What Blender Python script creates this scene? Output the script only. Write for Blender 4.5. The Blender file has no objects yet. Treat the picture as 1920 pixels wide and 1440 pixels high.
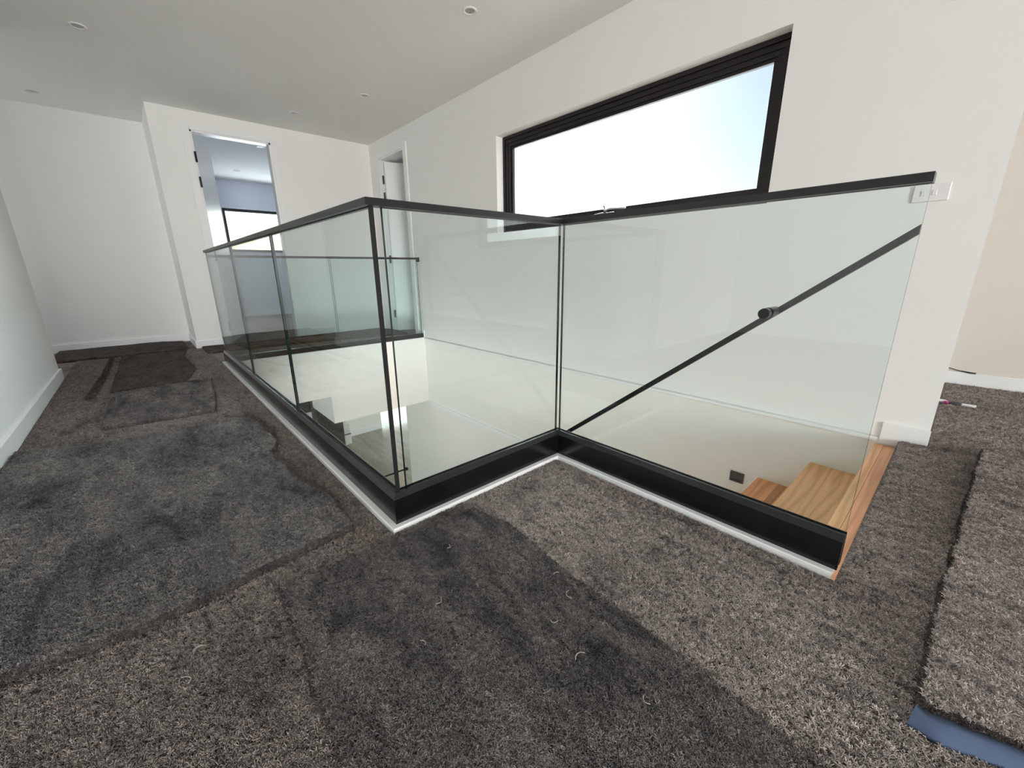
import bpy, bmesh, math, random
from mathutils import Matrix, Vector, noise
random.seed(7)
C = bpy.context.scene.collection
sc = bpy.context.scene
# ------------------------------------------------------------------ camera
cd = bpy.data.cameras.new('camera'); cam = bpy.data.objects.new('camera', cd); C.objects.link(cam)
cd.sensor_width = 36.0; cd.lens = 758.7 * 36.0 / 1920.0; cd.clip_start = 0.02; cd.clip_end = 500
cam.matrix_world = (Matrix.Translation((0, 0, 0.82)) @ Matrix.Rotation(0.8387, 4, 'Z') @
                    Matrix.Rotation(1.2961, 4, 'X') @ Matrix.Rotation(-0.01002, 4, 'Z'))
sc.camera = cam
# ------------------------------------------------------------------ world, exposure
w = bpy.data.worlds.new('world'); sc.world = w; w.use_nodes = True
wn = w.node_tree; wn.nodes.clear()
wo = wn.nodes.new('ShaderNodeOutputWorld'); bg = wn.nodes.new('ShaderNodeBackground')
sky = wn.nodes.new('ShaderNodeTexSky'); sky.sky_type = 'NISHITA'; sky.sun_disc = False
sky.sun_elevation = math.radians(32); sky.sun_rotation = math.radians(-62)
sky.air_density = 0.8; sky.dust_density = 2.6; sky.ozone_density = 1.0; sky.altitude = 50
bg.inputs['Strength'].default_value = 0.104
wb = wn.nodes.new('ShaderNodeMix'); wb.data_type = 'RGBA'; wb.blend_type = 'MULTIPLY'; wb.inputs[0].default_value = 1.0
wb.inputs[7].default_value = (0.92, 1.0, 0.93, 1)      # the camera's white balance: indoor daylight reads neutral
wn.links.new(sky.outputs[0], wb.inputs[6]); wn.links.new(wb.outputs[2], bg.inputs[0]); wn.links.new(bg.outputs[0], wo.inputs[0])
sc.view_settings.view_transform = 'Standard'; sc.view_settings.look = 'None'
sc.view_settings.gamma = 1.0; sc.view_settings.use_curve_mapping = False
sc.view_settings.exposure = 0.88
sc.cycles.max_bounces = 14; sc.cycles.diffuse_bounces = 8; sc.cycles.glossy_bounces = 5
sc.cycles.transparent_max_bounces = 24; sc.cycles.transmission_bounces = 6
sc.cycles.use_denoising = True; sc.cycles.sample_clamp_indirect = 6.0


# area lamps added to brighten the rooms, one just outside each opening, most unseen
def daylight(name, loc, rot, sx, sy, power, col=(1.0, 0.985, 0.965)):
    L = bpy.data.lights.new(name, 'AREA'); L.shape = 'RECTANGLE'; L.size = sx; L.size_y = sy
    L.energy = power; L.color = col
    o = bpy.data.objects.new(name, L); C.objects.link(o); o.location = loc; o.rotation_euler = rot; return o
HP = math.pi/2
sl = bpy.data.lights.new('sky_fill', 'SUN'); sl.energy = 15.0; sl.angle = math.radians(80); sl.color = (0.97, 0.99, 1.0)  # wide lamp added as sky light through the main window, brightens the left wall
so = bpy.data.objects.new('sky_fill', sl); C.objects.link(so); so.rotation_euler = (math.radians(-66), 0, math.radians(12))
daylight('fill_east', (7.15, -1.6, 1.2), (HP, 0, HP), 2.8, 1.9, 340)  # added lamp at an assumed window, brightens the door wall
daylight('fill_behind', (1.2, -3.35, 1.2), (HP, 0, 0), 2.0, 1.9, 3)  # this and the next: added lamps at assumed windows, weak fill
daylight('fill_behind_wide', (3.6, -3.35, 1.1), (HP, 0, 0), 2.0, 2.1, 3)
daylight('fill_alcove', (-5.65, -2.4, 1.25), (HP, 0, 0), 1.3, 1.8, 7)  # added lamp, brightens the landing and the left end
daylight('daylight_end', (2.3, 4.45, 1.58), (-HP, 0, 0), 1.9, 0.8, 8)
daylight('daylight_bedroom', (-9.55, 2.3, 1.57), (HP, 0, -HP), 1.9, 0.75, 22, (0.80, 0.90, 1.0))
daylight('daylight_lounge', (-13.2, 6.3, -1.7), (HP, 0, -HP), 4.6, 1.9, 60, (0.66, 0.84, 1.0))
daylight('fill_lounge_side', (-5.5, -3.15, -1.6), (HP, 0, 0), 9.0, 1.9, 50)  # added lamp, brightens the lower storey
daylight('fill_stair_side', (3.15, -0.9, -1.4), (HP, 0, HP), 3.2, 1.7, 210)  # added lamp, brightens the bulkhead face below the landing

# ------------------------------------------------------------------ materials
def srgb(r, g, b):
    f = lambda c: (c/255/12.92 if c/255 <= 0.04045 else ((c/255+0.055)/1.055)**2.4)
    return (f(r), f(g), f(b), 1.0)

def new_mat(name):
    m = bpy.data.materials.new(name); m.use_nodes = True
    return m, m.node_tree, m.node_tree.nodes['Principled BSDF']

def coords(nt, scale=(1, 1, 1), rot=(0, 0, 0)):
    g = nt.nodes.new('ShaderNodeNewGeometry'); mp = nt.nodes.new('ShaderNodeMapping')
    mp.inputs['Scale'].default_value = scale; mp.inputs['Rotation'].default_value = rot
    nt.links.new(g.outputs['Position'], mp.inputs[0]); return mp.outputs[0]

def noise_tex(nt, vec, scale, detail=3, rough=0.5, dist=0.0):
    n = nt.nodes.new('ShaderNodeTexNoise'); n.inputs['Scale'].default_value = scale
    n.inputs['Detail'].default_value = detail; n.inputs['Roughness'].default_value = rough
    n.inputs['Distortion'].default_value = dist
    nt.links.new(vec, n.inputs['Vector']); return n.outputs['Fac']

def ramp(nt, fac, stops):
    r = nt.nodes.new('ShaderNodeValToRGB'); e = r.color_ramp.elements
    while len(e) < len(stops): e.new(0.5)
    for el, (p, c) in zip(e, stops): el.position = p; el.color = c
    nt.links.new(fac, r.inputs[0]); return r.outputs[0]

def mixc(nt, fac, a, b, mode='MIX'):
    m = nt.nodes.new('ShaderNodeMix'); m.data_type = 'RGBA'; m.blend_type = mode
    for sock, v in ((m.inputs[0], fac), (m.inputs[6], a), (m.inputs[7], b)):
        if isinstance(v, (int, float, tuple)): sock.default_value = v
        else: nt.links.new(v, sock)
    return m.outputs[2]

def bump(nt, bsdf, h, strength, dist):
    b = nt.nodes.new('ShaderNodeBump'); b.inputs['Strength'].default_value = strength
    b.inputs['Distance'].default_value = dist
    nt.links.new(h, b.inputs['Height']); nt.links.new(b.outputs[0], bsdf.inputs['Normal'])

def paint(name, col, rough=0.6, bs=0.06):
    m, nt, b = new_mat(name); v = coords(nt)
    c = mixc(nt, noise_tex(nt, v, 2.2, 2), tuple(x*0.97 for x in col[:3]) + (1,), col)
    nt.links.new(c, b.inputs['Base Color']); b.inputs['Roughness'].default_value = rough
    bump(nt, b, noise_tex(nt, v, 260, 2), bs, 0.002); return m

def plain(name, col, rough=0.4, metal=0.0, spec=0.5, coat=0.0):
    m, nt, b = new_mat(name); v = coords(nt)
    c = mixc(nt, noise_tex(nt, v, 30, 2), tuple(x*0.93 for x in col[:3]) + (1,), col)
    nt.links.new(c, b.inputs['Base Color']); b.inputs['Roughness'].default_value = rough
    b.inputs['Metallic'].default_value = metal; b.inputs['Specular IOR Level'].default_value = spec
    b.inputs['Coat Weight'].default_value = coat; b.inputs['Coat Roughness'].default_value = 0.08
    return m

M = {}
M['wall'] = paint('warm white wall paint', srgb(237, 236, 234))
M['wall_warm'] = paint('beige end wall', srgb(214, 207, 199))  # end wall only: darker and warmer tone than the other walls
M['wall_low'] = paint('cream wall paint', srgb(238, 237, 232))
M['ceil'] = paint('ceiling paint', srgb(236, 236, 234), 0.8)
M['trim'] = paint('white gloss trim', srgb(238, 238, 238), 0.3, 0.01)
M['bedwall'] = paint('cool white bedroom paint', srgb(214, 220, 232))
M['black'] = plain('satin black powder coat', srgb(16, 16, 18), 0.22, 0.0, 0.6)
M['rail'] = plain('black rail coat', srgb(26, 25, 28), 0.33, 0.0, 0.5)
M['gasket'] = plain('black rubber', srgb(9, 9, 10), 0.7)
M['frame'] = plain('dark bronze aluminium', srgb(38, 32, 36), 0.35, 0.3)
M['steel'] = plain('brushed steel', srgb(190, 190, 188), 0.3, 1.0)
M['plastic'] = plain('white plastic', srgb(236, 233, 233), 0.25)
M['lens'] = plain('grey lamp lens', srgb(170, 170, 172), 0.3)
M['darkstone'] = plain('charcoal panel', srgb(58, 56, 56), 0.35)
M['shadowgap'] = plain('dark gap', srgb(50, 46, 44), 0.6)
M['blue'] = plain('blue carpet backing', srgb(86, 102, 134), 0.85)
M['magenta'] = plain('magenta plastic', srgb(170, 40, 120), 0.4)
M['grey_grip'] = plain('dark grey rubber grip', srgb(48, 56, 60), 0.6)
M['thread'] = plain('pale carpet thread', srgb(176, 170, 160), 0.9)
M['cable'] = plain('black cable', srgb(40, 38, 38), 0.5)

def glass(name, tint, ior=1.5, rough=0.0):
    m = bpy.data.materials.new(name); m.use_nodes = True; nt = m.node_tree; nt.nodes.clear()
    o = nt.nodes.new('ShaderNodeOutputMaterial'); mx = nt.nodes.new('ShaderNodeMixShader')
    t = nt.nodes.new('ShaderNodeBsdfTransparent'); g = nt.nodes.new('ShaderNodeBsdfGlossy')
    f = nt.nodes.new('ShaderNodeFresnel'); f.inputs[0].default_value = ior
    t.inputs[0].default_value = tint; g.inputs['Roughness'].default_value = rough
    # the same fresnel seen from inside the slab as from outside
    geo = nt.nodes.new('ShaderNodeNewGeometry'); b = nt.nodes.new('ShaderNodeMix'); b.data_type = 'FLOAT'
    b.inputs[2].default_value = ior; b.inputs[3].default_value = 1.0/ior
    nt.links.new(geo.outputs['Backfacing'], b.inputs[0])
    # Fresnel inverts its own index for back faces, so hand it the reciprocal there
    nt.links.new(b.outputs[0], f.inputs[0])
    nt.links.new(f.outputs[0], mx.inputs[0]); nt.links.new(t.outputs[0], mx.inputs[1]); nt.links.new(g.outputs[0], mx.inputs[2])
    nt.links.new(mx.outputs[0], o.inputs[0]); return m
M['glass'] = glass('green tinted balustrade glass', (0.950, 0.992, 0.990, 1))
M['pane'] = glass('window glass', (0.975, 0.99, 0.99, 1))
m, nt, b = new_mat('polished glass edge'); b.inputs['Base Color'].default_value = srgb(24, 40, 38)
b.inputs['Roughness'].default_value = 0.15; M['gedge'] = m

def carpet(name, lo, mid, hi, patch=2.6, seed=0.0, thr=0.5, fibre=False):
    m, nt, b = new_mat(name)
    v0 = coords(nt); add = nt.nodes.new('ShaderNodeVectorMath'); add.inputs[1].default_value = (seed, seed*1.7, 0)
    nt.links.new(v0, add.inputs[0]); v = add.outputs[0]
    vs = nt.nodes.new('ShaderNodeMapping'); vs.inputs['Scale'].default_value = (1.0, 2.2, 1); vs.inputs['Rotation'].default_value = (0, 0, 0.5)
    nt.links.new(v, vs.inputs[0])
    big = noise_tex(nt, vs.outputs[0], patch, 5, 0.62, 0.4)
    c1 = ramp(nt, big, [(thr-0.16, lo), (thr, mid), (thr+0.2, hi)])
    med = noise_tex(nt, vs.outputs[0], 13, 4, 0.65, 0.3)
    k = ramp(nt, med, [(0.32, (0.50, 0.49, 0.51, 1)), (0.50, (1, 1, 1, 1)), (0.7, (1.0, 1.0, 1.0, 1))])
    c2 = mixc(nt, 0.95, c1, k, 'MULTIPLY')
    if fibre:
        oi = nt.nodes.new('ShaderNodeObjectInfo')
        kr = ramp(nt, oi.outputs['Random'], [(0.0, (0.55, 0.54, 0.55, 1)), (0.35, (1.1, 1.1, 1.1, 1)), (0.85, (1.6, 1.58, 1.55, 1)), (1.0, (2.3, 2.25, 2.2, 1))])
        nt.links.new(mixc(nt, 1.0, c2, kr, 'MULTIPLY'), b.inputs['Base Color']); b.inputs['Roughness'].default_value = 0.85
        b.inputs['Specular IOR Level'].default_value = 0.2; b.inputs['Sheen Weight'].default_value = 0.2
        return m
    fine = noise_tex(nt, v, 190, 3, 0.7)
    kf = ramp(nt, fine, [(0.34, (0.28, 0.28, 0.30, 1)), (0.5, (0.95, 0.95, 0.95, 1)), (0.66, (1.9, 1.85, 1.8, 1))])
    c3 = mixc(nt, 1.0, c2, kf, 'MULTIPLY')
    nt.links.new(c3, b.inputs['Base Color']); b.inputs['Roughness'].default_value = 1.0
    b.inputs['Specular IOR Level'].default_value = 0.1
    b.inputs['Sheen Weight'].default_value = 0.03
    h = mixc(nt, 0.35, fine, med); bump(nt, b, h, 0.9, 0.012)
    return m
CP = {'carpet': (srgb(80, 73, 71), srgb(132, 122, 117), srgb(142, 132, 127), 1.6, 0, 0.42),
      'carpet_light': (srgb(94, 88, 86), srgb(156, 146, 141), srgb(170, 160, 154), 1.9, 3.3, 0.42),
      'carpet_dark': (srgb(54, 51, 53), srgb(98, 92, 92), srgb(126, 119, 115), 3.4, 11.3, 0.47),
      'carpet_cool': (srgb(60, 58, 62), srgb(104, 100, 100), srgb(126, 120, 118), 2.4, 5.1, 0.46),
      'carpet_edge': (srgb(50, 44, 43), srgb(76, 67, 64), srgb(88, 79, 75), 4.0, 2.0, 0.45)}
for k, a in CP.items():
    M[k] = carpet(k.replace('_', ' ') + ' cut pile', *a)
    M[k+'_fibre'] = carpet(k.replace('_', ' ') + ' fibres', *a, fibre=True)

def oak(name, seed, base=(200, 152, 108), dark=(170, 120, 80)):
    m, nt, b = new_mat(name)
    v0 = coords(nt, (7.0, 0.55, 7.0)); add = nt.nodes.new('ShaderNodeVectorMath'); add.inputs[1].default_value = (seed, seed*3.1, seed)
    nt.links.new(v0, add.inputs[0]); v = add.outputs[0]
    wv = nt.nodes.new('ShaderNodeTexWave'); wv.wave_type = 'BANDS'; wv.bands_direction = 'X'
    wv.inputs['Scale'].default_value = 1.1; wv.inputs['Distortion'].default_value = 14.0
    wv.inputs['Detail'].default_value = 3; wv.inputs['Detail Scale'].default_value = 1.2
    nt.links.new(v, wv.inputs[0])
    c1 = ramp(nt, wv.outputs['Fac'], [(0.0, srgb(*dark)), (0.35, srgb(*base)), (1.0, srgb(min(base[0]+8, 255), base[1]+6, base[2]+6))])
    g = noise_tex(nt, coords(nt, (160, 4, 160)), 1.0, 3)
    c2 = mixc(nt, 0.35, c1, ramp(nt, g, [(0.35, (0.72, 0.68, 0.64, 1)), (0.6, (1, 1, 1, 1))]), 'MULTIPLY')
    nt.links.new(c2, b.inputs['Base Color']); b.inputs['Roughness'].default_value = 0.42
    bump(nt, b, g, 0.1, 0.001); return m
M['oak1'] = oak('honey oak', 1.0, (240, 178, 130), (226, 162, 114))
M['oak2'] = oak('pale oak', 4.2, (240, 186, 132), (224, 168, 114))
M['oak3'] = oak('orange oak', 7.7, (232, 164, 106), (214, 146, 90))
M['oakd'] = oak('brown oak', 9.1, (188, 132, 86), (176, 120, 78))
m, nt, b = new_mat('polished grey timber floor'); v = coords(nt, (1, 1, 1))
c = ramp(nt, noise_tex(nt, coords(nt, (1.2, 9, 1)), 1.0, 4), [(0.3, srgb(128, 120, 108)), (0.7, srgb(158, 150, 136))])
nt.links.new(c, b.inputs['Base Color']); b.inputs['Roughness'].default_value = 0.13; M['lowfloor'] = m
m, nt, b = new_mat('pale paving'); nt.links.new(ramp(nt, noise_tex(nt, coords(nt), 0.6, 3), [(0.3, srgb(150, 150, 145)), (0.7, srgb(175, 175, 170))]), b.inputs['Base Color']); M['ground'] = m

# ------------------------------------------------------------------ mesh helpers
def link(name, bm, mat, parent=None, smooth=False):
    me = bpy.data.meshes.new(name); bmesh.ops.recalc_face_normals(bm, faces=bm.faces)
    bm.to_mesh(me); bm.free()
    for mm in (mat if isinstance(mat, (list, tuple)) else [mat]): me.materials.append(mm)
    if smooth:
        for p in me.polygons: p.use_smooth = True
    o = bpy.data.objects.new(name, me); C.objects.link(o)
    if parent is not None:
        o.parent = parent; o.matrix_parent_inverse = parent.matrix_world.inverted()
    return o

def add_box(bm, x0, x1, y0, y1, z0, z1, bev=0.0):
    r = bmesh.ops.create_cube(bm, size=1.0)
    for v in r['verts']:
        v.co = Vector(((x0+x1)/2 + v.co.x*(x1-x0), (y0+y1)/2 + v.co.y*(y1-y0), (z0+z1)/2 + v.co.z*(z1-z0)))
    if bev > 0:
        es = list({e for v in r['verts'] for e in v.link_edges})
        bmesh.ops.bevel(bm, geom=es, offset=bev, segments=2, profile=0.5, affect='EDGES')

def box(name, x0, x1, y0, y1, z0, z1, mat, parent=None, bev=0.0):
    bm = bmesh.new(); add_box(bm, x0, x1, y0, y1, z0, z1, bev); return link(name, bm, mat, parent)

def add_tube(bm, pts, r, seg=10, cap=True):
    pts = [Vector(p) for p in pts]; rings = []
    for i, p in enumerate(pts):
        d = (pts[min(i+1, len(pts)-1)] - pts[max(i-1, 0)]).normalized()
        a = d.cross(Vector((0, 0, 1)));  a = d.cross(Vector((1, 0, 0))) if a.length < 1e-3 else a
        a.normalize(); b_ = d.cross(a)
        rr = r[i] if isinstance(r, (list, tuple)) else r
        rings.append([bm.verts.new(p + (a*math.cos(t) + b_*math.sin(t))*rr) for t in [2*math.pi*k/seg for k in range(seg)]])
    for A, B in zip(rings, rings[1:]):
        for k in range(seg): bm.faces.new((A[k], A[(k+1) % seg], B[(k+1) % seg], B[k]))
    if cap: bm.faces.new(rings[0][::-1]); bm.faces.new(rings[-1])

def prism(bm, quads0, quads1):           # two matching outlines joined
    a = [bm.verts.new(p) for p in quads0]; b_ = [bm.verts.new(p) for p in quads1]; n = len(a)
    bm.faces.new(a[::-1]); bm.faces.new(b_)
    for i in range(n): bm.faces.new((a[i], a[(i+1) % n], b_[(i+1) % n], b_[i]))

def struct(o): o['kind'] = 'structure'; return o
def empty(name, loc=(0, 0, 0)):
    o = bpy.data.objects.new(name, None); C.objects.link(o); o.location = loc
    o.matrix_world = Matrix.Translation(loc); o.empty_display_size = 0.1; return o
def tag(o, label, cat, group=None):
    o['label'] = label; o['category'] = cat
    if group: o['group'] = group
    return o

def wall(name, axis, p0, p1, a0, a1, z0, z1, holes=(), mat=None):
    """axis 'x': wall plane spans p0..p1 in x and runs a0..a1 in y; axis 'y': the other way round."""
    A = sorted({a0, a1, *[h[0] for h in holes], *[h[1] for h in holes]})
    Z = sorted({z0, z1, *[h[2] for h in holes], *[h[3] for h in holes]})
    bm = bmesh.new()
    for i in range(len(A)-1):
        run = []
        for k in range(len(Z)-1):
            ca, cz = (A[i]+A[i+1])/2, (Z[k]+Z[k+1])/2
            if any(h[0] < ca < h[1] and h[2] < cz < h[3] for h in holes): continue
            run.append((Z[k], Z[k+1]))
        merged = []
        for r in run:
            if merged and abs(merged[-1][1]-r[0]) < 1e-6: merged[-1] = (merged[-1][0], r[1])
            else: merged.append(r)
        for lo, hi in merged:
            if axis == 'x': add_box(bm, p0, p1, A[i], A[i+1], lo, hi)
            else: add_box(bm, A[i], A[i+1], p0, p1, lo, hi)
    return struct(link(name, bm, mat or M['wall']))

# ------------------------------------------------------------------ key dimensions
YW = 2.62          # face of the long window wall
XD = -5.704        # face of the bedroom door wall
XE = -4.57         # far edge of the stair void
TX, TY, TZ = -1.095, 0.467, 1.255   # outer corner / inner return of the void
H = 2.42           # ceiling
LOW = -2.70        # floor downstairs

# ------------------------------------------------------------------ floor and ceiling
bm = bmesh.new()
for r in [(-6.6, XE, -3.2, YW), (XE, TX, -3.2, TY), (TX, -0.17, -3.2, TZ), (-0.17, -0.095, -3.2, TZ), (-0.095, 7.0, -3.2, 4.25),
          (-9.4, -6.6, -0.2, 3.7), (-6.6, XD, YW, 3.6), (XD, -4.3, YW+0.0, 3.6)]:
    add_box(bm, r[0], r[1], r[2], r[3], -0.33, 0.0)
bmesh.ops.remove_doubles(bm, verts=bm.verts, dist=1e-5)
struct(link('floor', bm, M['carpet']))
bm = bmesh.new(); add_box(bm, -9.5, 7.1, -3.3, YW+0.16, H, H+0.1); add_box(bm, -0.14, 7.1, YW+0.16, 4.37, H, H+0.1); add_box(bm, -9.5, -4.2, YW+0.16, 3.7, H, H+0.1)
struct(link('ceiling', bm, M['ceil']))
struct(box('floor_downstairs', -13, 3, -3, 9, LOW-0.1, LOW, M['lowfloor']))
struct(box('ground', -80, 60, -60, 80, -3.1, -3.0, M['ground']))

# ------------------------------------------------------------------ walls upstairs
WX0, WX1, WZ0, WZ1 = -3.095, -0.835, 1.155, 1.965      # main window
DX0, DX1, DZ = -5.43, -4.775, 2.21                      # door in the window wall
wall('wall_right', 'y', YW, YW+0.16, XD-0.096, 0.0, 0.0, H, [(WX0, WX1, WZ0, WZ1), (DX0, DX1, 0.0, DZ)])
BY0, BY1, BZ = 0.70, 1.445, 2.245                       # bedroom door
wall('wall_far', 'x', XD-0.096, XD, 0.386, YW, 0.0, H, [(BY0, BY1, 0.0, BZ)])
wall('wall_recess', 'y', 0.386, 0.486, -6.48, XD-0.096, 0.0, H)
wall('wall_back', 'x', -6.58, -6.48, -2.2, 0.486, 0.0, H)
wall('wall_left', 'y', -0.69, -0.59, -4.81, -2.1, 0.0, H)
wall('wall_left_return', 'x', -4.81, -4.71, -2.1, -0.69, 0.0, H)
wall('wall_alcove', 'y', -2.2, -2.1, -6.48, -4.71, 0.0, H, [(-6.3, -5.0, 0.3, 2.2)])
wall('wall_study', 'x', -2.2, -2.1, -3.2, -0.69, 0.0, H)
wall('wall_behind', 'y', -3.3, -3.2, -2.2, 7.1, 0.0, H, [(0.2, 2.2, 0.25, 2.2), (2.6, 4.6, 0.02, 2.2)])
wall('wall_east', 'x', 7.0, 7.1, -3.2, 4.25, 0.0, H, [(-3.0, -0.2, 0.25, 2.2)])
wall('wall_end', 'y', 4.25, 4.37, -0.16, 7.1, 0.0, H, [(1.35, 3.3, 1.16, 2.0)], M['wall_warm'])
wall('wall_end_return', 'x', -0.14, -0.004, YW+0.16, 4.25, 0.0, H)
# bedroom
wall('wall_bedroom', 'x', -9.4, -9.3, -0.2, 3.7, 0.0, H, [(1.40, 3.3, 1.19, 1.95)], M['bedwall'])
wall('wall_bedroom_left', 'y', -0.2, -0.1, -9.3, -6.58, 0.0, H, (), M['bedwall'])
wall('wall_bedroom_right', 'y', 3.6, 3.7, -9.3, -6.6, 0.0, H, (), M['bedwall'])
wall('wall_closet_side', 'x', -6.7, -6.6, 2.7, 3.6, 0.0, H)
wall('wall_closet_back', 'y', 3.6, 3.7, -6.6, -4.2, 0.0, H)
wall('wall_closet_right', 'x', -4.3, -4.2, YW+0.16, 3.6, 0.0, H)

# ------------------------------------------------------------------ stair void and downstairs
wall('wall_stair', 'y', YW-0.008, YW+0.16, -5.25, 0.0, LOW, -0.001, (), M['wall_low'])
wall('wall_stair_end', 'x', -0.16, 0.0, TZ-0.2, YW-0.008, LOW, -0.36, (), M['wall_low'])
struct(box('trim_6', XE+0.01, -0.17, YW-0.026, YW-0.008, -0.022, -0.001, M['trim'], None, 0.006))
struct(box('trim_1', XE, -0.17, YW-0.022, YW-0.008, -0.905, -0.845, M['trim']))
# bulkhead below the far landing, stepping down towards the window wall
bm = bmesh.new(); add_box(bm, -4.7, XE+0.006, TY, 1.385, -0.525, -0.012); struct(link('bulkhead', bm, M['wall_low']))
bm = bmesh.new(); add_box(bm, -5.35, XE+0.006, 1.385, YW-0.008, -0.845, -0.012); struct(link('bulkhead_step', bm, M['wall_low']))
# plaster linings of the void under the near edges
bm = bmesh.new(); add_box(bm, XE, TX-0.012, TY, TY+0.012, -0.36, -0.002)
add_box(bm, TX-0.012, TX, TY, TZ, -0.36, -0.002); add_box(bm, TX, -0.17, TZ, TZ+0.012, -0.36, -0.002)
struct(link('void_lining', bm, M['wall_low']))
struct(box('ceiling_downstairs', -13, XE-0.02, -3, 9, -0.5, -0.34, M['ceil']))
wall('wall_lounge_near', 'x', -8.75, -8.6, 1.5, 3.63, LOW, -0.5, (), M['wall_low'])
wall('wall_lounge_far', 'x', -13.1, -13, -3, 9, LOW, -0.34, [(4.0, 8.6, LOW+0.05, -0.7)], M['wall_low'])
wall('wall_lounge_left', 'y', -3.1, -3, -13, 3, LOW, -0.34, [(-10, -1, LOW+0.1, -0.6)], M['wall_low'])
wall('wall_lounge_right', 'y', 9, 9.1, -13, -5.25, LOW, -0.34, [(-12, -6, LOW+0.05, -0.6)], M['wall_low'])
wall('wall_lounge_side', 'x', -5.39, -5.25, YW+0.16, 9, LOW, -0.34, (), M['wall_low'])
wall('wall_stair_back', 'x', 2.9, 3, -3, TZ-0.2, LOW, -0.34, [(-2.6, 0.8, -2.3, -0.5)], M['wall_low'])  # unseen opening added to let the stair side lamp through
struct(box('baseboard_lounge', -8.6, -8.585, 1.5, 3.63, LOW, LOW+0.12, M['trim']))
struct(box('baseboard_stair', -5.25, -4.2, YW-0.022, YW-0.008, LOW, LOW+0.12, M['trim']))

# ------------------------------------------------------------------ baseboards
def bb(name, x0, x1, y0, y1, z0=0.0, h=0.088): return struct(box(name, x0, x1, y0, y1, z0, z0+h, M['trim'], None, 0.002))
bb('baseboard_left', -4.822, -2.1, -0.59, -0.576)
bb('baseboard_left_end', -4.823, -4.81, -2.1, -0.59)
bb('baseboard_back', -6.48, -6.466, -2.1, 0.372)
bb('baseboard_recess', -6.466, XD, 0.372, 0.386)
bb('baseboard_far_left', XD, XD+0.014, 0.372, BY0-0.075)
bb('baseboard_far', XD, XD+0.014, BY1+0.075, YW)
bb('baseboard_right_far', DX1+0.09, XE, YW-0.014, YW)
bb('baseboard_right', -0.165, 0.004, YW-0.014, YW, -0.03, 0.108)
bb('baseboard_end', -0.004, 7.0, 4.236, 4.25)
bb('baseboard_bedroom', -9.3, -9.286, -0.1, 3.6)

# ------------------------------------------------------------------ windows
def window(name, axis, pos, a0, a1, z0, z1, fw=0.05, sash=0.045, depth=0.09, front=None, winder=False):
    """front = side facing the room sits at pos; the frame goes outward by sign*depth"""
    root = struct(empty(name, ((a0+a1)/2, pos, z0) if axis == 'y' else (pos, (a0+a1)/2, z0)))
    s = front or 1
    def B(bm, u0, u1, q0, q1, w0, w1):
        lo, hi = sorted((pos + s*q0, pos + s*q1))
        if axis == 'y': add_box(bm, u0, u1, lo, hi, w0, w1, 0.002)
        else: add_box(bm, lo, hi, u0, u1, w0, w1, 0.002)
    def ring(nm, i0, q0, q1, t, m_):
        bm = bmesh.new()
        B(bm, a0+i0, a1-i0, q0, q1, z1-i0-t, z1-i0); B(bm, a0+i0, a1-i0, q0, q1, z0+i0, z0+i0+t)
        B(bm, a0+i0, a0+i0+t, q0, q1, z0+i0+t, z1-i0-t); B(bm, a1-i0-t, a1-i0, q0, q1, z0+i0+t, z1-i0-t)
        return link(nm, bm, m_, root)
    ring('frame', 0.0, 0.0, depth, fw*0.45, M['frame'])
    ring('frame_step', fw*0.45, 0.012, depth, fw*0.55, M['frame'])
    ring('sash', fw, 0.02, 0.07, sash*0.6, M['frame'])
    ring('glazing_bead', fw+sash*0.6, 0.032, 0.06, sash*0.4, M['frame'])
    bm = bmesh.new(); i = fw+sash-0.004; B(bm, a0+i, a1-i, 0.045, 0.051, z0+i, z1-i); link('pane', bm, M['pane'], root)
    return root
w1 = window('window_1', 'y', YW+0.075, WX0, WX1, WZ0, WZ1, 0.055, 0.045, 0.085)
bm = bmesh.new()
add_box(bm, -1.99, -1.86, YW+0.058, YW+0.094, 1.208, 1.222, 0.004)
add_tube(bm, [(-1.93, YW+0.07, 1.215), (-1.93, YW+0.05, 1.235), (-1.88, YW+0.04, 1.243), (-1.79, YW+0.038, 1.236), (-1.745, YW+0.038, 1.233)], [0.009, 0.008, 0.006, 0.006, 0.007], 8)
add_tube(bm, [(-1.93, YW+0.065, 1.22), (-1.945, YW+0.07, 1.262), (-1.952, YW+0.07, 1.27)], [0.007, 0.006, 0.008], 8)
add_tube(bm, [(-1.95, YW+0.06, 1.222), (-2.02, YW+0.058, 1.216), (-2.07, YW+0.06, 1.206)], 0.0045, 8)
link('winder', bm, M['steel'], w1, True)['label'] = 'silver winder handle on the bottom frame'
window('window_2', 'x', -9.33, 1.40, 3.3, 1.19, 1.95, 0.03, 0.02, 0.06, -1)
window('window_3', 'y', 4.30, 1.35, 3.3, 1.16, 2.0, 0.05, 0.045, 0.06)
window('window_4', 'y', -3.25, 0.2, 2.2, 0.25, 2.2, 0.05, 0.045, 0.05, -1)
window('window_added', 'y', -2.15, -6.3, -5.0, 0.3, 2.2, 0.05, 0.045, 0.05, -1)  # unseen alcove window, added to let its lamp reach the landing
window('window_5', 'y', -3.25, 2.6, 4.6, 0.02, 2.2, 0.05, 0.045, 0.05, -1)
window('window_6', 'x', 7.05, -3.0, -0.2, 0.25, 2.2, 0.05, 0.045, 0.05)
window('window_7', 'x', -13.05, 4.0, 8.6, LOW+0.05, -0.7, 0.05, 0.045, 0.05, -1)
window('window_8', 'y', -3.05, -10, -1, LOW+0.1, -0.6, 0.05, 0.045, 0.05, -1)
window('window_9', 'y', 9.05, -12, -6, LOW+0.05, -0.6, 0.05, 0.045, 0.05)

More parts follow.
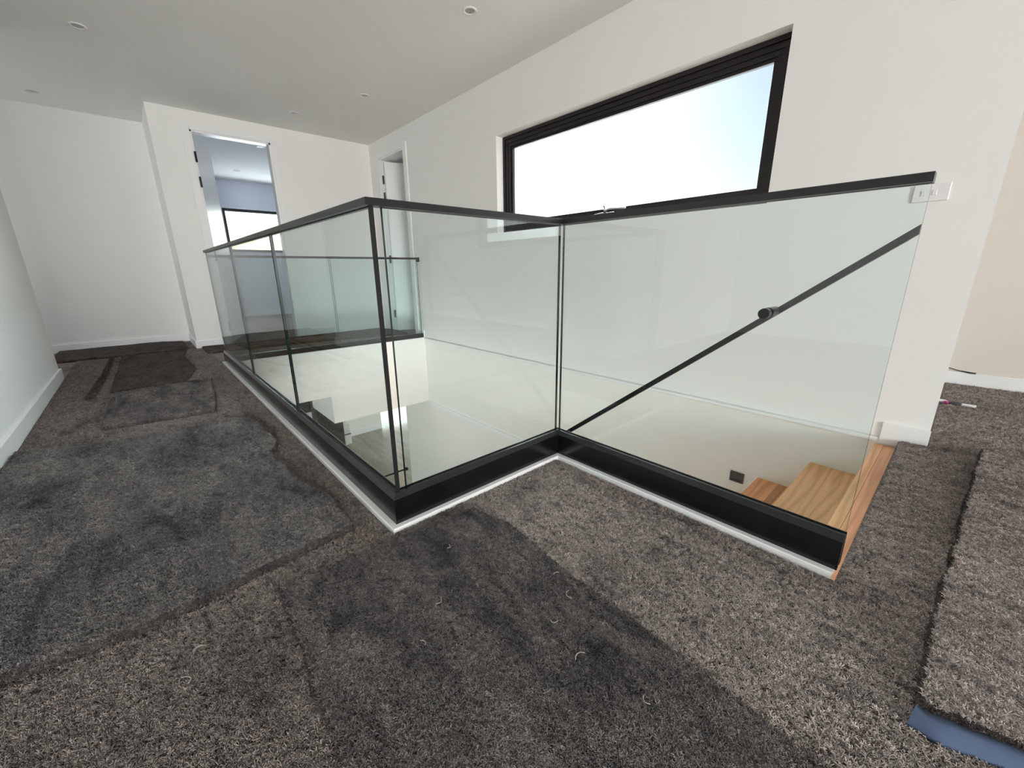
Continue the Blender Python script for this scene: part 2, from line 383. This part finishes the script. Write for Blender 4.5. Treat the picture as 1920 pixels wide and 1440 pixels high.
# ------------------------------------------------------------------ doors
def hinge(parent, loc, horizontal_axis):
    bm = bmesh.new(); x, y, z = loc
    if horizontal_axis == 'y': add_box(bm, x-0.002, x+0.010, y-0.009, y+0.009, z-0.05, z+0.05, 0.001)
    else: add_box(bm, x-0.022, x+0.022, y-0.006, y+0.004, z-0.05, z+0.05, 0.001)
    add_tube(bm, [(x, y, z-0.052), (x, y, z+0.052)], 0.006, 8)
    link('hinge', bm, M['black'], parent)
# door 1, bedroom
d1 = struct(empty('door_1', (XD, (BY0+BY1)/2, 0)))
bm = bmesh.new()   # jamb lining
add_box(bm, XD-0.11, XD+0.004, BY0-0.004, BY0+0.02, 0, BZ); add_box(bm, XD-0.11, XD+0.004, BY1-0.02, BY1+0.004, 0, BZ)
add_box(bm, XD-0.11, XD+0.004, BY0-0.004, BY1+0.004, BZ-0.02, BZ+0.004); link('door_jamb', bm, M['trim'], d1)
bm = bmesh.new()   # architrave
for (y0, y1, z0, z1) in ((BY0-0.066, BY0+0.004, 0, BZ+0.05), (BY1-0.004, BY1+0.045, 0, BZ+0.05), (BY0+0.004, BY1-0.004, BZ-0.004, BZ+0.05)):
    add_box(bm, XD, XD+0.014, y0, y1, z0, z1, 0.002)
link('architrave', bm, M['trim'], d1)
# leaf, opened into the bedroom
hx, hy = XD-0.10, BY0+0.022; ang = math.atan2(0.26, -0.77)
def leaf(name, parent, hx, hy, ang, length, z1, mat, th=0.035, side=-1):
    c, s = math.cos(ang), math.sin(ang); n = (-s*side, c*side)
    P = [(hx, hy), (hx+c*length, hy+s*length), (hx+c*length-n[0]*th, hy+s*length-n[1]*th), (hx-n[0]*th, hy-n[1]*th)]
    bm = bmesh.new(); prism(bm, [(p[0], p[1], 0.012) for p in P], [(p[0], p[1], z1) for p in P])
    return link(name, bm, mat, parent)
lf = leaf('door_leaf', d1, hx, hy, ang, 0.80, BZ-0.03, M['trim'], 0.035, -1)
bm = bmesh.new(); cxx, cyy = hx+math.cos(ang)*0.73, hy+math.sin(ang)*0.73
nx, ny = math.sin(ang), -math.cos(ang)
nx, ny = (-nx, -ny) if nx < 0 else (nx, ny)
add_tube(bm, [(cxx, cyy, 1.0), (cxx+nx*0.05, cyy+ny*0.05, 1.0), (cxx+nx*0.055-math.cos(ang)*0.1, cyy+ny*0.055-math.sin(ang)*0.1, 1.0)], 0.009, 8)
link('door_handle', bm, M['black'], lf, True)
for z in (1.988, 1.748, 1.0, 0.22): hinge(d1, (XD+0.010, BY0+0.016, z), 'y')
# door 2, in the window wall
d2 = struct(empty('door_2', ((DX0+DX1)/2, YW, 0)))
bm = bmesh.new()
add_box(bm, DX0-0.004, DX0+0.02, YW-0.004, YW+0.17, 0, DZ); add_box(bm, DX1-0.02, DX1+0.004, YW-0.004, YW+0.17, 0, DZ)
add_box(bm, DX0-0.004, DX1+0.004, YW-0.004, YW+0.17, DZ-0.02, DZ+0.004); link('door_jamb', bm, M['trim'], d2)
bm = bmesh.new()
for (x0, x1, z0, z1) in ((DX0-0.066, DX0+0.006, 0, DZ+0.055), (DX1-0.006, DX1+0.075, 0, DZ+0.055), (DX0+0.006, DX1-0.006, DZ-0.006, DZ+0.055)):
    add_box(bm, x0, x1, YW-0.014, YW, z0, z1, 0.002)
link('architrave', bm, M['trim'], d2)
leaf('door_leaf', d2, DX0+0.03, YW+0.05, math.radians(62), 0.60, DZ-0.045, M['trim'], 0.035, 1)
for z in (1.96, 1.76, 0.976, 0.24): hinge(d2, (DX0+0.03, YW+0.02, z), 'x')

# ------------------------------------------------------------------ white trim around the void
def off(o):      # the L-shaped path shifted o towards the void
    return [(XE, TY+o), (TX-o, TY+o), (TX-o, TZ+o), (-0.092, TZ+o)]
def run(name, i, prof, mat, parent, ends=(0, 0)):
    """one straight run i of the path with mitred ends; prof is a list of (offset, z)"""
    A, B = [], []
    for (o, z) in prof:
        p = off(o); a, b_ = Vector(p[i]), Vector(p[i+1]); d = (b_-a).normalized()
        a = a + d*ends[0]; b_ = b_ - d*ends[1]; A.append((a.x, a.y, z)); B.append((b_.x, b_.y, z))
    bm = bmesh.new(); prism(bm, A, B); return link(name, bm, mat, parent)
for i, nm in enumerate(('trim_2', 'trim_3', 'trim_4')):
    struct(run(nm, i, [(-0.002, 0.0), (-0.002, 0.017), (0.001, 0.020), (0.075, 0.020), (0.075, 0.0)], M['trim'], None, (0, 0.012 if i == 2 else 0)))

# ------------------------------------------------------------------ near glass balustrade
gb = tag(empty('glass_balustrade', (TX, TY, 0.014)), 'frameless glass balustrade with black base channel and black top rail zigzagging round the stairwell', 'balustrade')
for i in range(3):
    e = (0, 0.006 if i == 2 else 0)
    ch = run('base_channel', i, [(0.019, 0.020), (0.019, 0.108), (0.031, 0.125), (0.0345, 0.125), (0.0345, 0.020)], M['black'], gb, e)
    run('inner_cover', i, [(0.0505, 0.020), (0.0505, 0.125), (0.054, 0.125), (0.068, 0.108), (0.068, 0.020)], M['black'], ch, e)
    run('gasket', i, [(0.0345, 0.10), (0.0345, 0.121), (0.0505, 0.121), (0.0505, 0.10)], M['gasket'], ch, e)
    run('top_rail', i, [(0.022, 0.990), (0.022, 1.008), (0.024, 1.010), (0.060, 1.010), (0.062, 1.008), (0.062, 0.990)], M['rail'], gb, e)
def panel(parent, x0, x1, y0, y1, z0, z1):
    bm = bmesh.new(); add_box(bm, x0, x1, y0, y1, z0, z1, 0.0)
    big = sorted(bm.faces, key=lambda f: -f.calc_area())[:2]
    for f in bm.faces: f.material_index = 0 if f in big else 1
    return link('glass_panel', bm, [M['glass'], M['gedge']], parent)
gy0, gy1 = TY+0.036, TY+0.048
for (x0, x1) in ((XE, -3.335), (-3.32, -2.245), (-2.23, -1.131)): panel(gb, x0, x1, gy0, gy1, 0.05, 0.990)
box('edge_seal', -1.131, -1.1285, gy0-0.001, gy1+0.001, 0.10, 0.990, M['gasket'], gb)
panel(gb, -1.143, -1.131, 0.542, 1.284, 0.05, 0.990)
panel(gb, -1.126, -0.100, TZ+0.036, TZ+0.048, 0.05, 0.990)

# ------------------------------------------------------------------ sloping handrail on the stair side
hr = tag(empty('stair_handrail', (-0.6, 1.35, 0.5)), 'thin black flat handrail sloping down the stairs behind the glass', 'handrail')
hslope = (0.899-0.034)/(-0.109+1.205)
def hz(x): return 0.899 + hslope*(x+0.109)
bm = bmesh.new(); y0, y1, t = 1.359, 1.375, 0.011
A = [(-0.106, y0, hz(-0.106)-t), (-0.106, y0, hz(-0.106)+t), (-0.106, y1, hz(-0.106)+t), (-0.106, y1, hz(-0.106)-t)]
xb = -3.35
B = [(xb, y0, hz(xb)-t), (xb, y0, hz(xb)+t), (xb, y1, hz(xb)+t), (xb, y1, hz(xb)-t)]
prism(bm, A, B); link('rail_bar', bm, M['rail'], hr)
for kx in (-0.372,):
    bm = bmesh.new(); add_tube(bm, [(kx, 1.268, 0.697), (kx, 1.2705, 0.697), (kx, 1.291, 0.697)], [0.0135, 0.0148, 0.0148], 28)
    add_tube(bm, [(kx, 1.303, 0.697), (kx, 1.366, 0.697)], 0.0138, 28)
    add_tube(bm, [(kx, 1.303, 0.697), (kx, 1.308, 0.697)], 0.0148, 28)
    link('standoff', bm, M['rail'], hr, False)
# ------------------------------------------------------------------ far balustrade across the landing
fb = tag(empty('glass_balustrade', (XE, 1.5, 0)), 'low clear glass balustrade with slim rail across the far landing edge', 'balustrade')
gx0, gx1 = XE-0.034, XE-0.022
panel(fb, gx0, gx1, TY+0.06, 1.553, 0.02, 0.955); panel(fb, gx0, gx1, 1.568, YW-0.03, 0.02, 0.955)
box('base_channel', XE-0.045, XE-0.010, TY+0.06, YW-0.004, 0.0, 0.055, M['black'], fb, 0.002)
box('top_rail', gx0-0.009, gx1+0.009, TY+0.05, YW-0.010, 0.953, 0.975, M['rail'], fb, 0.002)
box('wall_bracket', gx0-0.011, gx1+0.011, YW-0.03, YW, 0.925, 0.977, M['rail'], fb, 0.002)
struct(box('trim_5', XE-0.01, XE+0.01, TY+0.06, YW, -0.03, 0.004, M['trim']))

# ------------------------------------------------------------------ staircase
st = tag(empty('staircase', (-1.6, 1.9, LOW)), 'oak staircase of broad treads going down beside the white wall', 'staircase')
struct(box('floor_nosing_block', -0.17, -0.095, TZ+0.08, YW-0.014, -0.33, -0.066, M['wall_low']))
sy0, sy1 = TZ+0.03, YW-0.009
def boards(name, x0, x1, z0, z1, widths, mats, parent):
    t = empty(name, (x0, sy0, z1)); t.parent = parent; t.matrix_parent_inverse = parent.matrix_world.inverted()
    x = x0
    for wd, mt in zip(widths, mats):
        x2 = x0 + (x1-x0)*wd
        box('board', x+0.0004, x2-0.0004, sy0, sy1, z0, z1, M[mt], t, 0.0012); x = x2
    return t
boards('top_nosing', -0.176, -0.098, -0.062, -0.036, (0.45, 1.0), ('oak2', 'oak1'), st)
nst = 13; rise = (-LOW-0.04)/14.0; going = 0.237
for k in range(1, nst+1):
    zt = -0.04 - rise*k; xr = -0.178 - going*(k-1); xl = xr - going - 0.004
    boards('tread', xl, xr+0.012, zt-0.034, zt, ((1.0,) if k == 1 else (0.45, 0.6, 1.0)), (('oak2',) if k == 1 else ('oak3', 'oakd', 'oak3')), st)
for k in range(0, nst+1):
    zt = -0.04 - rise*k; xr = -0.168 - going*k
    box('riser', xr, xr+0.014, sy0, sy1, zt-rise, zt-0.034 if k else zt-0.026, M['oak2'], st)

# ------------------------------------------------------------------ carpet offcuts
OFF = []
def offcut(name, pts, mat, th=0.016, jag=0.006, z=0.0, rough=0.004, seed=0, grid=0.03, label='', cat='carpet offcut', group=None):
    rnd = random.Random(seed)
    out = []
    n = len(pts)
    for i in range(n):
        a, b_ = Vector(pts[i]), Vector(pts[(i+1) % n]); L = (b_-a).length; k = max(1, int(L/grid)); d = (b_-a)/k; nn = Vector((-d.y, d.x)).normalized()
        for j in range(k):
            p = a + d*j
            if j: p += nn*(noise.noise(Vector((p.x*9+seed, p.y*9, seed)))*jag*1.1 + rnd.uniform(-1, 1)*jag*0.35)
            out.append(p)
    area = sum(out[i].x*out[(i+1) % len(out)].y - out[(i+1) % len(out)].x*out[i].y for i in range(len(out)))
    sgn = 1 if area > 0 else -1
    def ring(dist, zz, zj=0.0):
        r = []
        m_ = len(out)
        for i, p in enumerate(out):
            d = (out[(i+1) % m_]-out[i-1]).normalized(); nn = Vector((-d.y, d.x))*sgn
            q = p + nn*dist
            r.append(bm.verts.new((q.x, q.y, z + zz + noise.noise(Vector((q.x*6, q.y*6, seed)))*zj)))
        return r
    bm = bmesh.new()
    R = [ring(0.004, 0.0), ring(-0.003, th*0.45), ring(0.002, th*0.85, 0.002), ring(0.012, th, rough), ring(0.03, th, rough)]
    for A, B in zip(R, R[1:]):
        for i in range(len(A)): bm.faces.new((A[i], A[(i+1) % len(A)], B[(i+1) % len(A)], B[i]))
    f = bm.faces.new(R[-1]); bm.faces.new(R[0][::-1])
    res = bmesh.ops.triangulate(bm, faces=[f])
    o = link(name, bm, mat, None, True)
    tag(o, label, cat, group)
    if min(Vector(p).length for p in pts) < 4.3: OFF.append((o, [tuple(p) for p in out], z+th-0.001, [k for k in CP if M[k] == mat][0]))
    return o
offcut('carpet_offcut', [(-2.83, -0.565), (-2.68, -0.2), (-2.63, 0.35), (-2.15, 0.37), (-2.0, 0.31), (-1.62, 0.33), (-1.45, 0.385), (-1.205, 0.375), (-1.15, -0.15), (-1.19, -0.38), (-1.25, -1.1), (-2.06, -1.1), (-2.06, -0.565)],
       M['carpet_cool'], 0.028, 0.008, seed=1, label='large grey carpet piece left of the stairwell, ending at the left wall')
offcut('carpet_offcut', [(-1.085, 0.135), (-1.03, 0.735), (-0.87, 0.765), (-0.60, 0.735), (0.25, 0.69), (0.25, 0.07), (-0.565, 0.108)],
       M['carpet_dark'], 0.012, 0.005, seed=2, label='dark charcoal carpet piece in the bottom middle, pointing at the balustrade corner')
rp = offcut('carpet_offcut', [(0.172, 2.66), (0.125, 1.8), (0.092, 1.2), (0.088, 0.945), (0.23, 0.985), (0.6, 1.10), (1.1, 1.3), (1.1, 2.9), (0.6, 2.72)],
       M['carpet_light'], 0.034, 0.006, seed=3, label='thick taupe carpet piece at right with blue backing showing')
offcut('carpet_offcut', [(-2.99, -0.28), (-2.925, 0.215), (-3.35, 0.26), (-3.90, 0.30), (-3.88, 0.13), (-3.86, -0.25), (-3.60, -0.27)],
       M['carpet_dark'], 0.026, 0.004, seed=4, label='small rectangular carpet offcut lying nearest in the hallway')
offcut('carpet_offcut', [(-3.93, -0.275), (-3.92, 0.14), (-4.4, 0.25), (-5.2, 0.22), (-5.55, 0.27), (-5.6, -0.24), (-4.6, -0.26)],
       M['carpet_edge'], 0.024, 0.004, z=0.001, seed=5, label='second carpet offcut further down the hallway with frayed front edge')
offcut('carpet_offcut', [(-5.72, -0.75), (-5.66, -0.3), (-5.62, 0.15), (-5.70, 0.30), (-6.3, 0.30), (-6.44, 0.1), (-6.44, -0.75)],
       M['carpet_edge'], 0.03, 0.01, seed=6, label='ruffled carpet strip along the back wall of the hallway')
offcut('carpet_offcut', [(-5.25, 0.42), (-5.22, 1.2), (-5.15, 1.9), (-4.95, 2.58), (-5.35, 2.6), (-5.66, 2.5), (-5.66, 0.42)],
       M['carpet_edge'], 0.03, 0.012, seed=8, label='curled dark carpet strip on the landing before the bedroom door')
offcut('carpet_strip', [(-3.86, -0.395), (-3.84, -0.355), (-4.7, -0.315), (-5.58, -0.295), (-5.58, -0.33), (-4.7, -0.35)],
       M['carpet_edge'], 0.022, 0.003, seed=9, label='narrow loose carpet strip left of the second hallway offcut', cat='carpet strip')
# blue backing folded out under the right piece
bm = bmesh.new()
P = [(0.080, 0.93), (0.13, 0.932), (0.20, 0.958), (0.25, 0.966), (0.36, 0.995), (0.6, 1.06)]
rows = []
for i, (x, y) in enumerate(P):
    rows.append([bm.verts.new((x-0.006, y-0.030-0.004*(i % 2), 0.004)), bm.verts.new((x-0.004, y-0.028, 0.011)), bm.verts.new((x, y-0.004+0.003*(i % 2), 0.0225)), bm.verts.new((x+0.004, y+0.020, 0.0225)), bm.verts.new((x+0.004, y+0.020, 0.004))])
for A, B in zip(rows, rows[1:]):
    for k in range(5): bm.faces.new((A[k], A[(k+1) % 5], B[(k+1) % 5], B[k]))
bm.faces.new(rows[0]); bm.faces.new(rows[-1][::-1])
link('backing', bm, M['blue'], rp, True)['label'] = 'blue woven backing edge'

# ------------------------------------------------------------------ cut pile near the camera
def tuft_group(name, mat, dmax, length=0.009, far=6.6):
    ng = bpy.data.node_groups.new(name, 'GeometryNodeTree')
    ng.interface.new_socket('Geometry', in_out='INPUT', socket_type='NodeSocketGeometry')
    ng.interface.new_socket('Geometry', in_out='OUTPUT', socket_type='NodeSocketGeometry')
    N = lambda t: ng.nodes.new(t); Lk = ng.links.new
    gi, go = N('NodeGroupInput'), N('NodeGroupOutput')
    pos = N('GeometryNodeInputPosition'); ln = N('ShaderNodeVectorMath'); ln.operation = 'LENGTH'; Lk(pos.outputs[0], ln.inputs[0])
    mr = N('ShaderNodeMapRange'); mr.inputs[1].default_value = 0.85; mr.inputs[2].default_value = far
    mr.inputs[3].default_value = 1.0; mr.inputs[4].default_value = 0.0; Lk(ln.outputs['Value'], mr.inputs[0])
    pw = N('ShaderNodeMath'); pw.operation = 'POWER'; pw.inputs[1].default_value = 3.0; Lk(mr.outputs[0], pw.inputs[0])
    ml = N('ShaderNodeMath'); ml.operation = 'MULTIPLY'; ml.inputs[1].default_value = dmax; Lk(pw.outputs[0], ml.inputs[0])
    dp = N('GeometryNodeDistributePointsOnFaces'); Lk(gi.outputs[0], dp.inputs['Mesh']); Lk(ml.outputs[0], dp.inputs['Density'])
    join_i = N('GeometryNodeJoinGeometry'); rnd = random.Random(name)
    circ = N('GeometryNodeCurvePrimitiveCircle'); circ.inputs['Resolution'].default_value = 3; circ.inputs['Radius'].default_value = 0.00062
    for v in range(4):
        jc = N('GeometryNodeJoinGeometry')
        for k in range(5):
            q = N('GeometryNodeCurveQuadraticBezier'); q.inputs['Resolution'].default_value = 4
            a = rnd.uniform(0, 6.28); r0 = rnd.uniform(0.0, 0.0035); lean = rnd.uniform(0.25, 0.9); b = rnd.uniform(0, 6.28); L = length*rnd.uniform(0.75, 1.15)
            x, y = r0*math.cos(a), r0*math.sin(a)
            q.inputs['Start'].default_value = (x, y, -0.001)
            q.inputs['Middle'].default_value = (x+L*0.15*math.cos(b), y+L*0.15*math.sin(b), L*0.75)
            q.inputs['End'].default_value = (x+L*lean*math.cos(b+0.9), y+L*lean*math.sin(b+0.9), L*(1.0-0.35*lean))
            Lk(q.outputs[0], jc.inputs[0])
        cm = N('GeometryNodeCurveToMesh'); Lk(jc.outputs[0], cm.inputs['Curve']); Lk(circ.outputs[0], cm.inputs['Profile Curve'])
        g2 = N('GeometryNodeGeometryToInstance'); Lk(cm.outputs[0], g2.inputs[0]); Lk(g2.outputs[0], join_i.inputs[0])
    ip = N('GeometryNodeInstanceOnPoints'); Lk(dp.outputs['Points'], ip.inputs['Points']); Lk(join_i.outputs[0], ip.inputs['Instance'])
    ip.inputs['Pick Instance'].default_value = True
    ri = N('FunctionNodeRandomValue'); ri.data_type = 'INT'
    [s_ for s_ in ri.inputs if s_.name == 'Max' and s_.type == 'INT'][0].default_value = 3
    Lk([o for o in ri.outputs if o.type == 'INT'][0], ip.inputs['Instance Index'])
    rv = N('FunctionNodeRandomValue'); rv.data_type = 'FLOAT_VECTOR'
    rv.inputs[0].default_value = (-0.25, -0.25, 0); rv.inputs[1].default_value = (0.25, 0.25, 6.28); Lk(rv.outputs[0], ip.inputs['Rotation'])
    rs = N('FunctionNodeRandomValue'); rs.data_type = 'FLOAT'
    fi = [s_ for s_ in rs.inputs if s_.type == 'VALUE']; fi[0].default_value = 0.75; fi[1].default_value = 1.2
    Lk([o for o in rs.outputs if o.type == 'VALUE'][0], ip.inputs['Scale'])
    sm = N('GeometryNodeSetMaterial'); sm.inputs['Material'].default_value = mat; Lk(ip.outputs[0], sm.inputs['Geometry'])
    Lk(sm.outputs[0], go.inputs[0]); return ng

def pile(parent, polys, z, mat, dens, length=0.009, name='pile', skirt=()):
    bm = bmesh.new()
    for q in skirt: bm.faces.new([bm.verts.new(p) for p in q])
    for P in polys:
        bm.faces.new([bm.verts.new((x, y, z)) for x, y in P])
    bmesh.ops.triangulate(bm, faces=bm.faces)
    o = link(name, bm, mat, parent); o['kind'] = 'stuff'
    md = o.modifiers.new('pile', 'NODES'); md.node_group = tuft_group(name, mat, dens, length); return o
FL = bpy.data.objects['floor']
def rect(x0, x1, y0, y1): return [(x0, y0), (x1, y0), (x1, y1), (x0, y1)]
DENS = 70000
pile(FL, [rect(-5.69, TX-0.010, -0.57, TY-0.010), [(TX-0.010, -0.57), (-0.2, -0.57), (-0.2, 0.6), (-1.0, 0.6), (TX-0.010, 0.80)]],
     0.0005, M['carpet_fibre'], DENS)
pile(FL, [[(TX-0.010, 0.80), (-1.0, 0.6), (-0.2, 0.6), (-0.2, 0.3), (-0.085, 0.3), (-0.085, TZ-0.014), (TX-0.010, TZ-0.014)], rect(-0.085, 1.2, 0.2, YW-0.02), rect(0.01, 1.6, YW-0.02, 4.23)],
     0.0005, M['carpet_light_fibre'], DENS)
for nm, pp, zz, mm in OFF:
    cx = sum(p[0] for p in pp)/len(pp); cy = sum(p[1] for p in pp)/len(pp)
    ins = []
    for p in pp:
        d = Vector((cx-p[0], cy-p[1])); d = d.normalized()*0.001; ins.append((p[0]+d.x, p[1]+d.y))
    area = sum(pp[i][0]*pp[(i+1) % len(pp)][1] - pp[(i+1) % len(pp)][0]*pp[i][1] for i in range(len(pp))); sg = 1 if area > 0 else -1
    outer = []
    for i, p in enumerate(pp):
        d = (Vector(pp[(i+1) % len(pp)])-Vector(pp[i-1])).normalized(); outer.append((p[0]+d.y*0.006*sg, p[1]-d.x*0.006*sg))
    skirt = [[(*pp[i], zz-0.002), (*outer[i], 0.001), (*outer[(i+1) % len(pp)], 0.001), (*pp[(i+1) % len(pp)], zz-0.002)] for i in range(len(pp))]
    pile(nm, [ins], zz-0.002, M[mm+'_fibre'], DENS)
    pile(nm, [], 0, M['carpet_edge_fibre'], DENS*1.3, 0.007, 'cut_edge', skirt)

# ------------------------------------------------------------------ lint threads
TH = [(-0.665,0.736),(-0.608,0.702),(-0.536,0.672),(-0.509,0.583),(-0.745,0.414),(-0.666,0.324),(-0.409,0.556),(-0.265,0.578),(-0.416,0.847),(-0.903,0.548),(-0.917,-0.077),(-0.991,-0.049),(-1.045,-0.217)]
TL = ['pale thread curl at the right rim of the dark piece, nearest the inner glass corner', 'second pale thread curl down along the rim of the dark piece',
      'third pale thread curl down along the rim of the dark piece', 'fourth pale thread curl, below and left of the three near the rim',
      'short pale thread in the left half of the dark charcoal piece', 'tiny pale thread lower left on the dark charcoal piece',
      'pale thread curl near the middle of the dark charcoal piece', 'pale thread knot lowest and furthest right on the dark charcoal piece',
      'short thread on the light carpet in front of the right balustrade run', 'small thread on the dark piece just below the balustrade corner',
      'thin straight thread on the open carpet left of the dark piece', 'pale speck of thread left of the dark piece, above the straight thread',
      'pale speck of thread furthest left near the bottom of the photo']
for i, (x, y) in enumerate(TH):
    a = i*1.3; c, s = math.cos(a), math.sin(a)
    bm = bmesh.new(); sz = (0.012, 0.009, 0.014, 0.010)[i % 4]
    pts = [Vector((c*u*sz - s*v*sz, s*u*sz + c*v*sz, 0.0015+0.002*abs(u))) for u, v in ((-1, 0), (-0.5, 0.45), (0, 0.6), (0.5, 0.45), (0.9, -0.1))]
    add_tube(bm, pts, 0.0008, 5)
    o = link('carpet_thread', bm, M['thread'], None, True); o.location = (x, y, 0.020 if -1.08 < x and y > -0.1 and i not in (8,) else 0.011)
    tag(o, TL[i], 'thread', 'loose threads on the carpet')

# ------------------------------------------------------------------ downlights
DL = [((-4.351, 0.037), 'round white downlight nearest the left edge of the ceiling'),
      ((-2.501, 1.917), 'round white downlight nearest to the top edge, above the stairwell'),
      ((-4.204, 1.938), 'round white downlight in the second row above the stairwell'),
      ((-5.104, 1.568), 'round white downlight closest to the bedroom door, outside the room'),
      ((-6.05, -0.371), 'round white downlight at the back end of the hallway ceiling'),
      ((-6.669, 1.564), 'ring downlight just inside the bedroom doorway'),
      ((-8.402, 1.571), 'ring downlight deep in the bedroom ceiling')]
for (x, y), lab in DL:
    r = tag(empty('downlight', (x, y, H)), lab, 'downlight', 'ceiling downlights')
    bm = bmesh.new(); seg = 32; prof = [(0.030, -0.001), (0.032, -0.004), (0.043, -0.006), (0.047, -0.003), (0.048, 0.0)]
    rr = [[bm.verts.new((x+q*math.cos(2*math.pi*k/seg), y+q*math.sin(2*math.pi*k/seg), H+zz)) for k in range(seg)] for q, zz in prof]
    for A, B in zip(rr, rr[1:]):
        for k in range(seg): bm.faces.new((A[k], A[(k+1) % seg], B[(k+1) % seg], B[k]))
    link('trim_ring', bm, M['plastic'], r, True)
    bm = bmesh.new(); bmesh.ops.create_circle(bm, cap_ends=True, radius=0.0305, segments=32, matrix=Matrix.Translation((x, y, H-0.0015)))
    link('lens', bm, M['lens'], r)

# ------------------------------------------------------------------ light switch, step light
sw = tag(empty('light_switch', (-0.198, YW, 1.122)), 'white double light switch plate on the wall behind the rail end', 'light switch')
box('plate', -0.255, -0.141, YW-0.009, YW, 1.087, 1.158, M['plastic'], sw, 0.003)
for x in (-0.222, -0.187): box('rocker', x-0.007, x+0.007, YW-0.0125, YW-0.008, 1.111, 1.133, M['plastic'], sw, 0.0015)
sl = tag(empty('step_light', (-0.768, YW-0.008, -0.463)), 'small square dark step light low on the stair wall', 'wall light')
box('faceplate', -0.81, -0.73, YW-0.017, YW-0.008, -0.497, -0.429, M['darkstone'], sl, 0.001)
box('light_slot', -0.80, -0.74, YW-0.019, YW-0.0168, -0.487, -0.478, M['gasket'], sl)

# ------------------------------------------------------------------ things by the far right wall
kn = tag(empty('utility_knife', (0.08, 3.55, 0)), 'white and dark cutter with magenta collar lying on carpet beyond the wall end', 'knife')
bm = bmesh.new(); add_tube(bm, [(-0.03, 3.575, 0.014), (0.02, 3.57, 0.014), (0.035, 3.568, 0.013)], [0.010, 0.010, 0.007], 10); link('cap', bm, M['plastic'], kn, True)
bm = bmesh.new(); add_tube(bm, [(0.02, 3.553, 0.012), (0.042, 3.553, 0.012)], 0.010, 10); link('collar', bm, M['magenta'], kn, True)
bm = bmesh.new(); add_tube(bm, [(0.036, 3.552, 0.013), (0.06, 3.552, 0.013), (0.095, 3.55, 0.012)], [0.008, 0.011, 0.009], 10); link('grip', bm, M['grey_grip'], kn, True)
bm = bmesh.new(); add_box(bm, 0.03, 0.155, 3.560, 3.572, 0.002, 0.018, 0.002); link('body', bm, M['plastic'], kn)
bm = bmesh.new(); add_tube(bm, [(-0.02, 4.238, 0.116), (0.05, 4.232, 0.100), (0.10, 4.229, 0.0935), (0.135, 4.227, 0.0935)], [0.003, 0.003, 0.006, 0.005], 8)
tag(link('cable', bm, M['cable'], None, True), 'thin black cable end resting on the baseboard at right', 'cable')

# ------------------------------------------------------------------ glimpsed downstairs
struct(box('column_dark', -5.6, -5.36, 1.42, 1.73, LOW, -0.5, M['darkstone']))
pic = tag(box('wall_screen', -8.59, -8.55, 1.95, 2.36, -1.93, -1.70, M['darkstone'], None, 0.003), 'dark rectangular panel on the downstairs wall seen under the landing', 'panel')
cb = tag(empty('low_cabinet', (-8.3, 2.2, LOW)), 'white low cabinet downstairs under the dark panel', 'cabinet')
box('body', -8.6, -8.2, 1.6, 2.78, LOW, LOW+0.42, M['wall_low'], cb, 0.004)
for z in (LOW+0.22,): box('shadow_gap', -8.205, -8.195, 1.6, 2.78, z, z+0.02, M['shadowgap'], cb)
lh = tag(empty('lower_handrail', (-4.9, 1.9, -1.87)), 'black handrail end downstairs seen through the near corner of the glass', 'handrail')
bm = bmesh.new(); add_tube(bm, [(-4.88, 1.2, -1.88), (-4.88, 2.36, -1.88)], 0.013, 12); link('rail_bar', bm, M['rail'], lh, True)
bm = bmesh.new(); add_tube(bm, [(-4.88, 2.34, -1.88), (-4.88, 2.37, -1.88)], 0.026, 16); link('end_knob', bm, M['rail'], lh)
bm = bmesh.new(); add_tube(bm, [(-4.88, 1.3, LOW), (-4.88, 1.3, -1.88)], 0.016, 12); link('post', bm, M['rail'], lh)
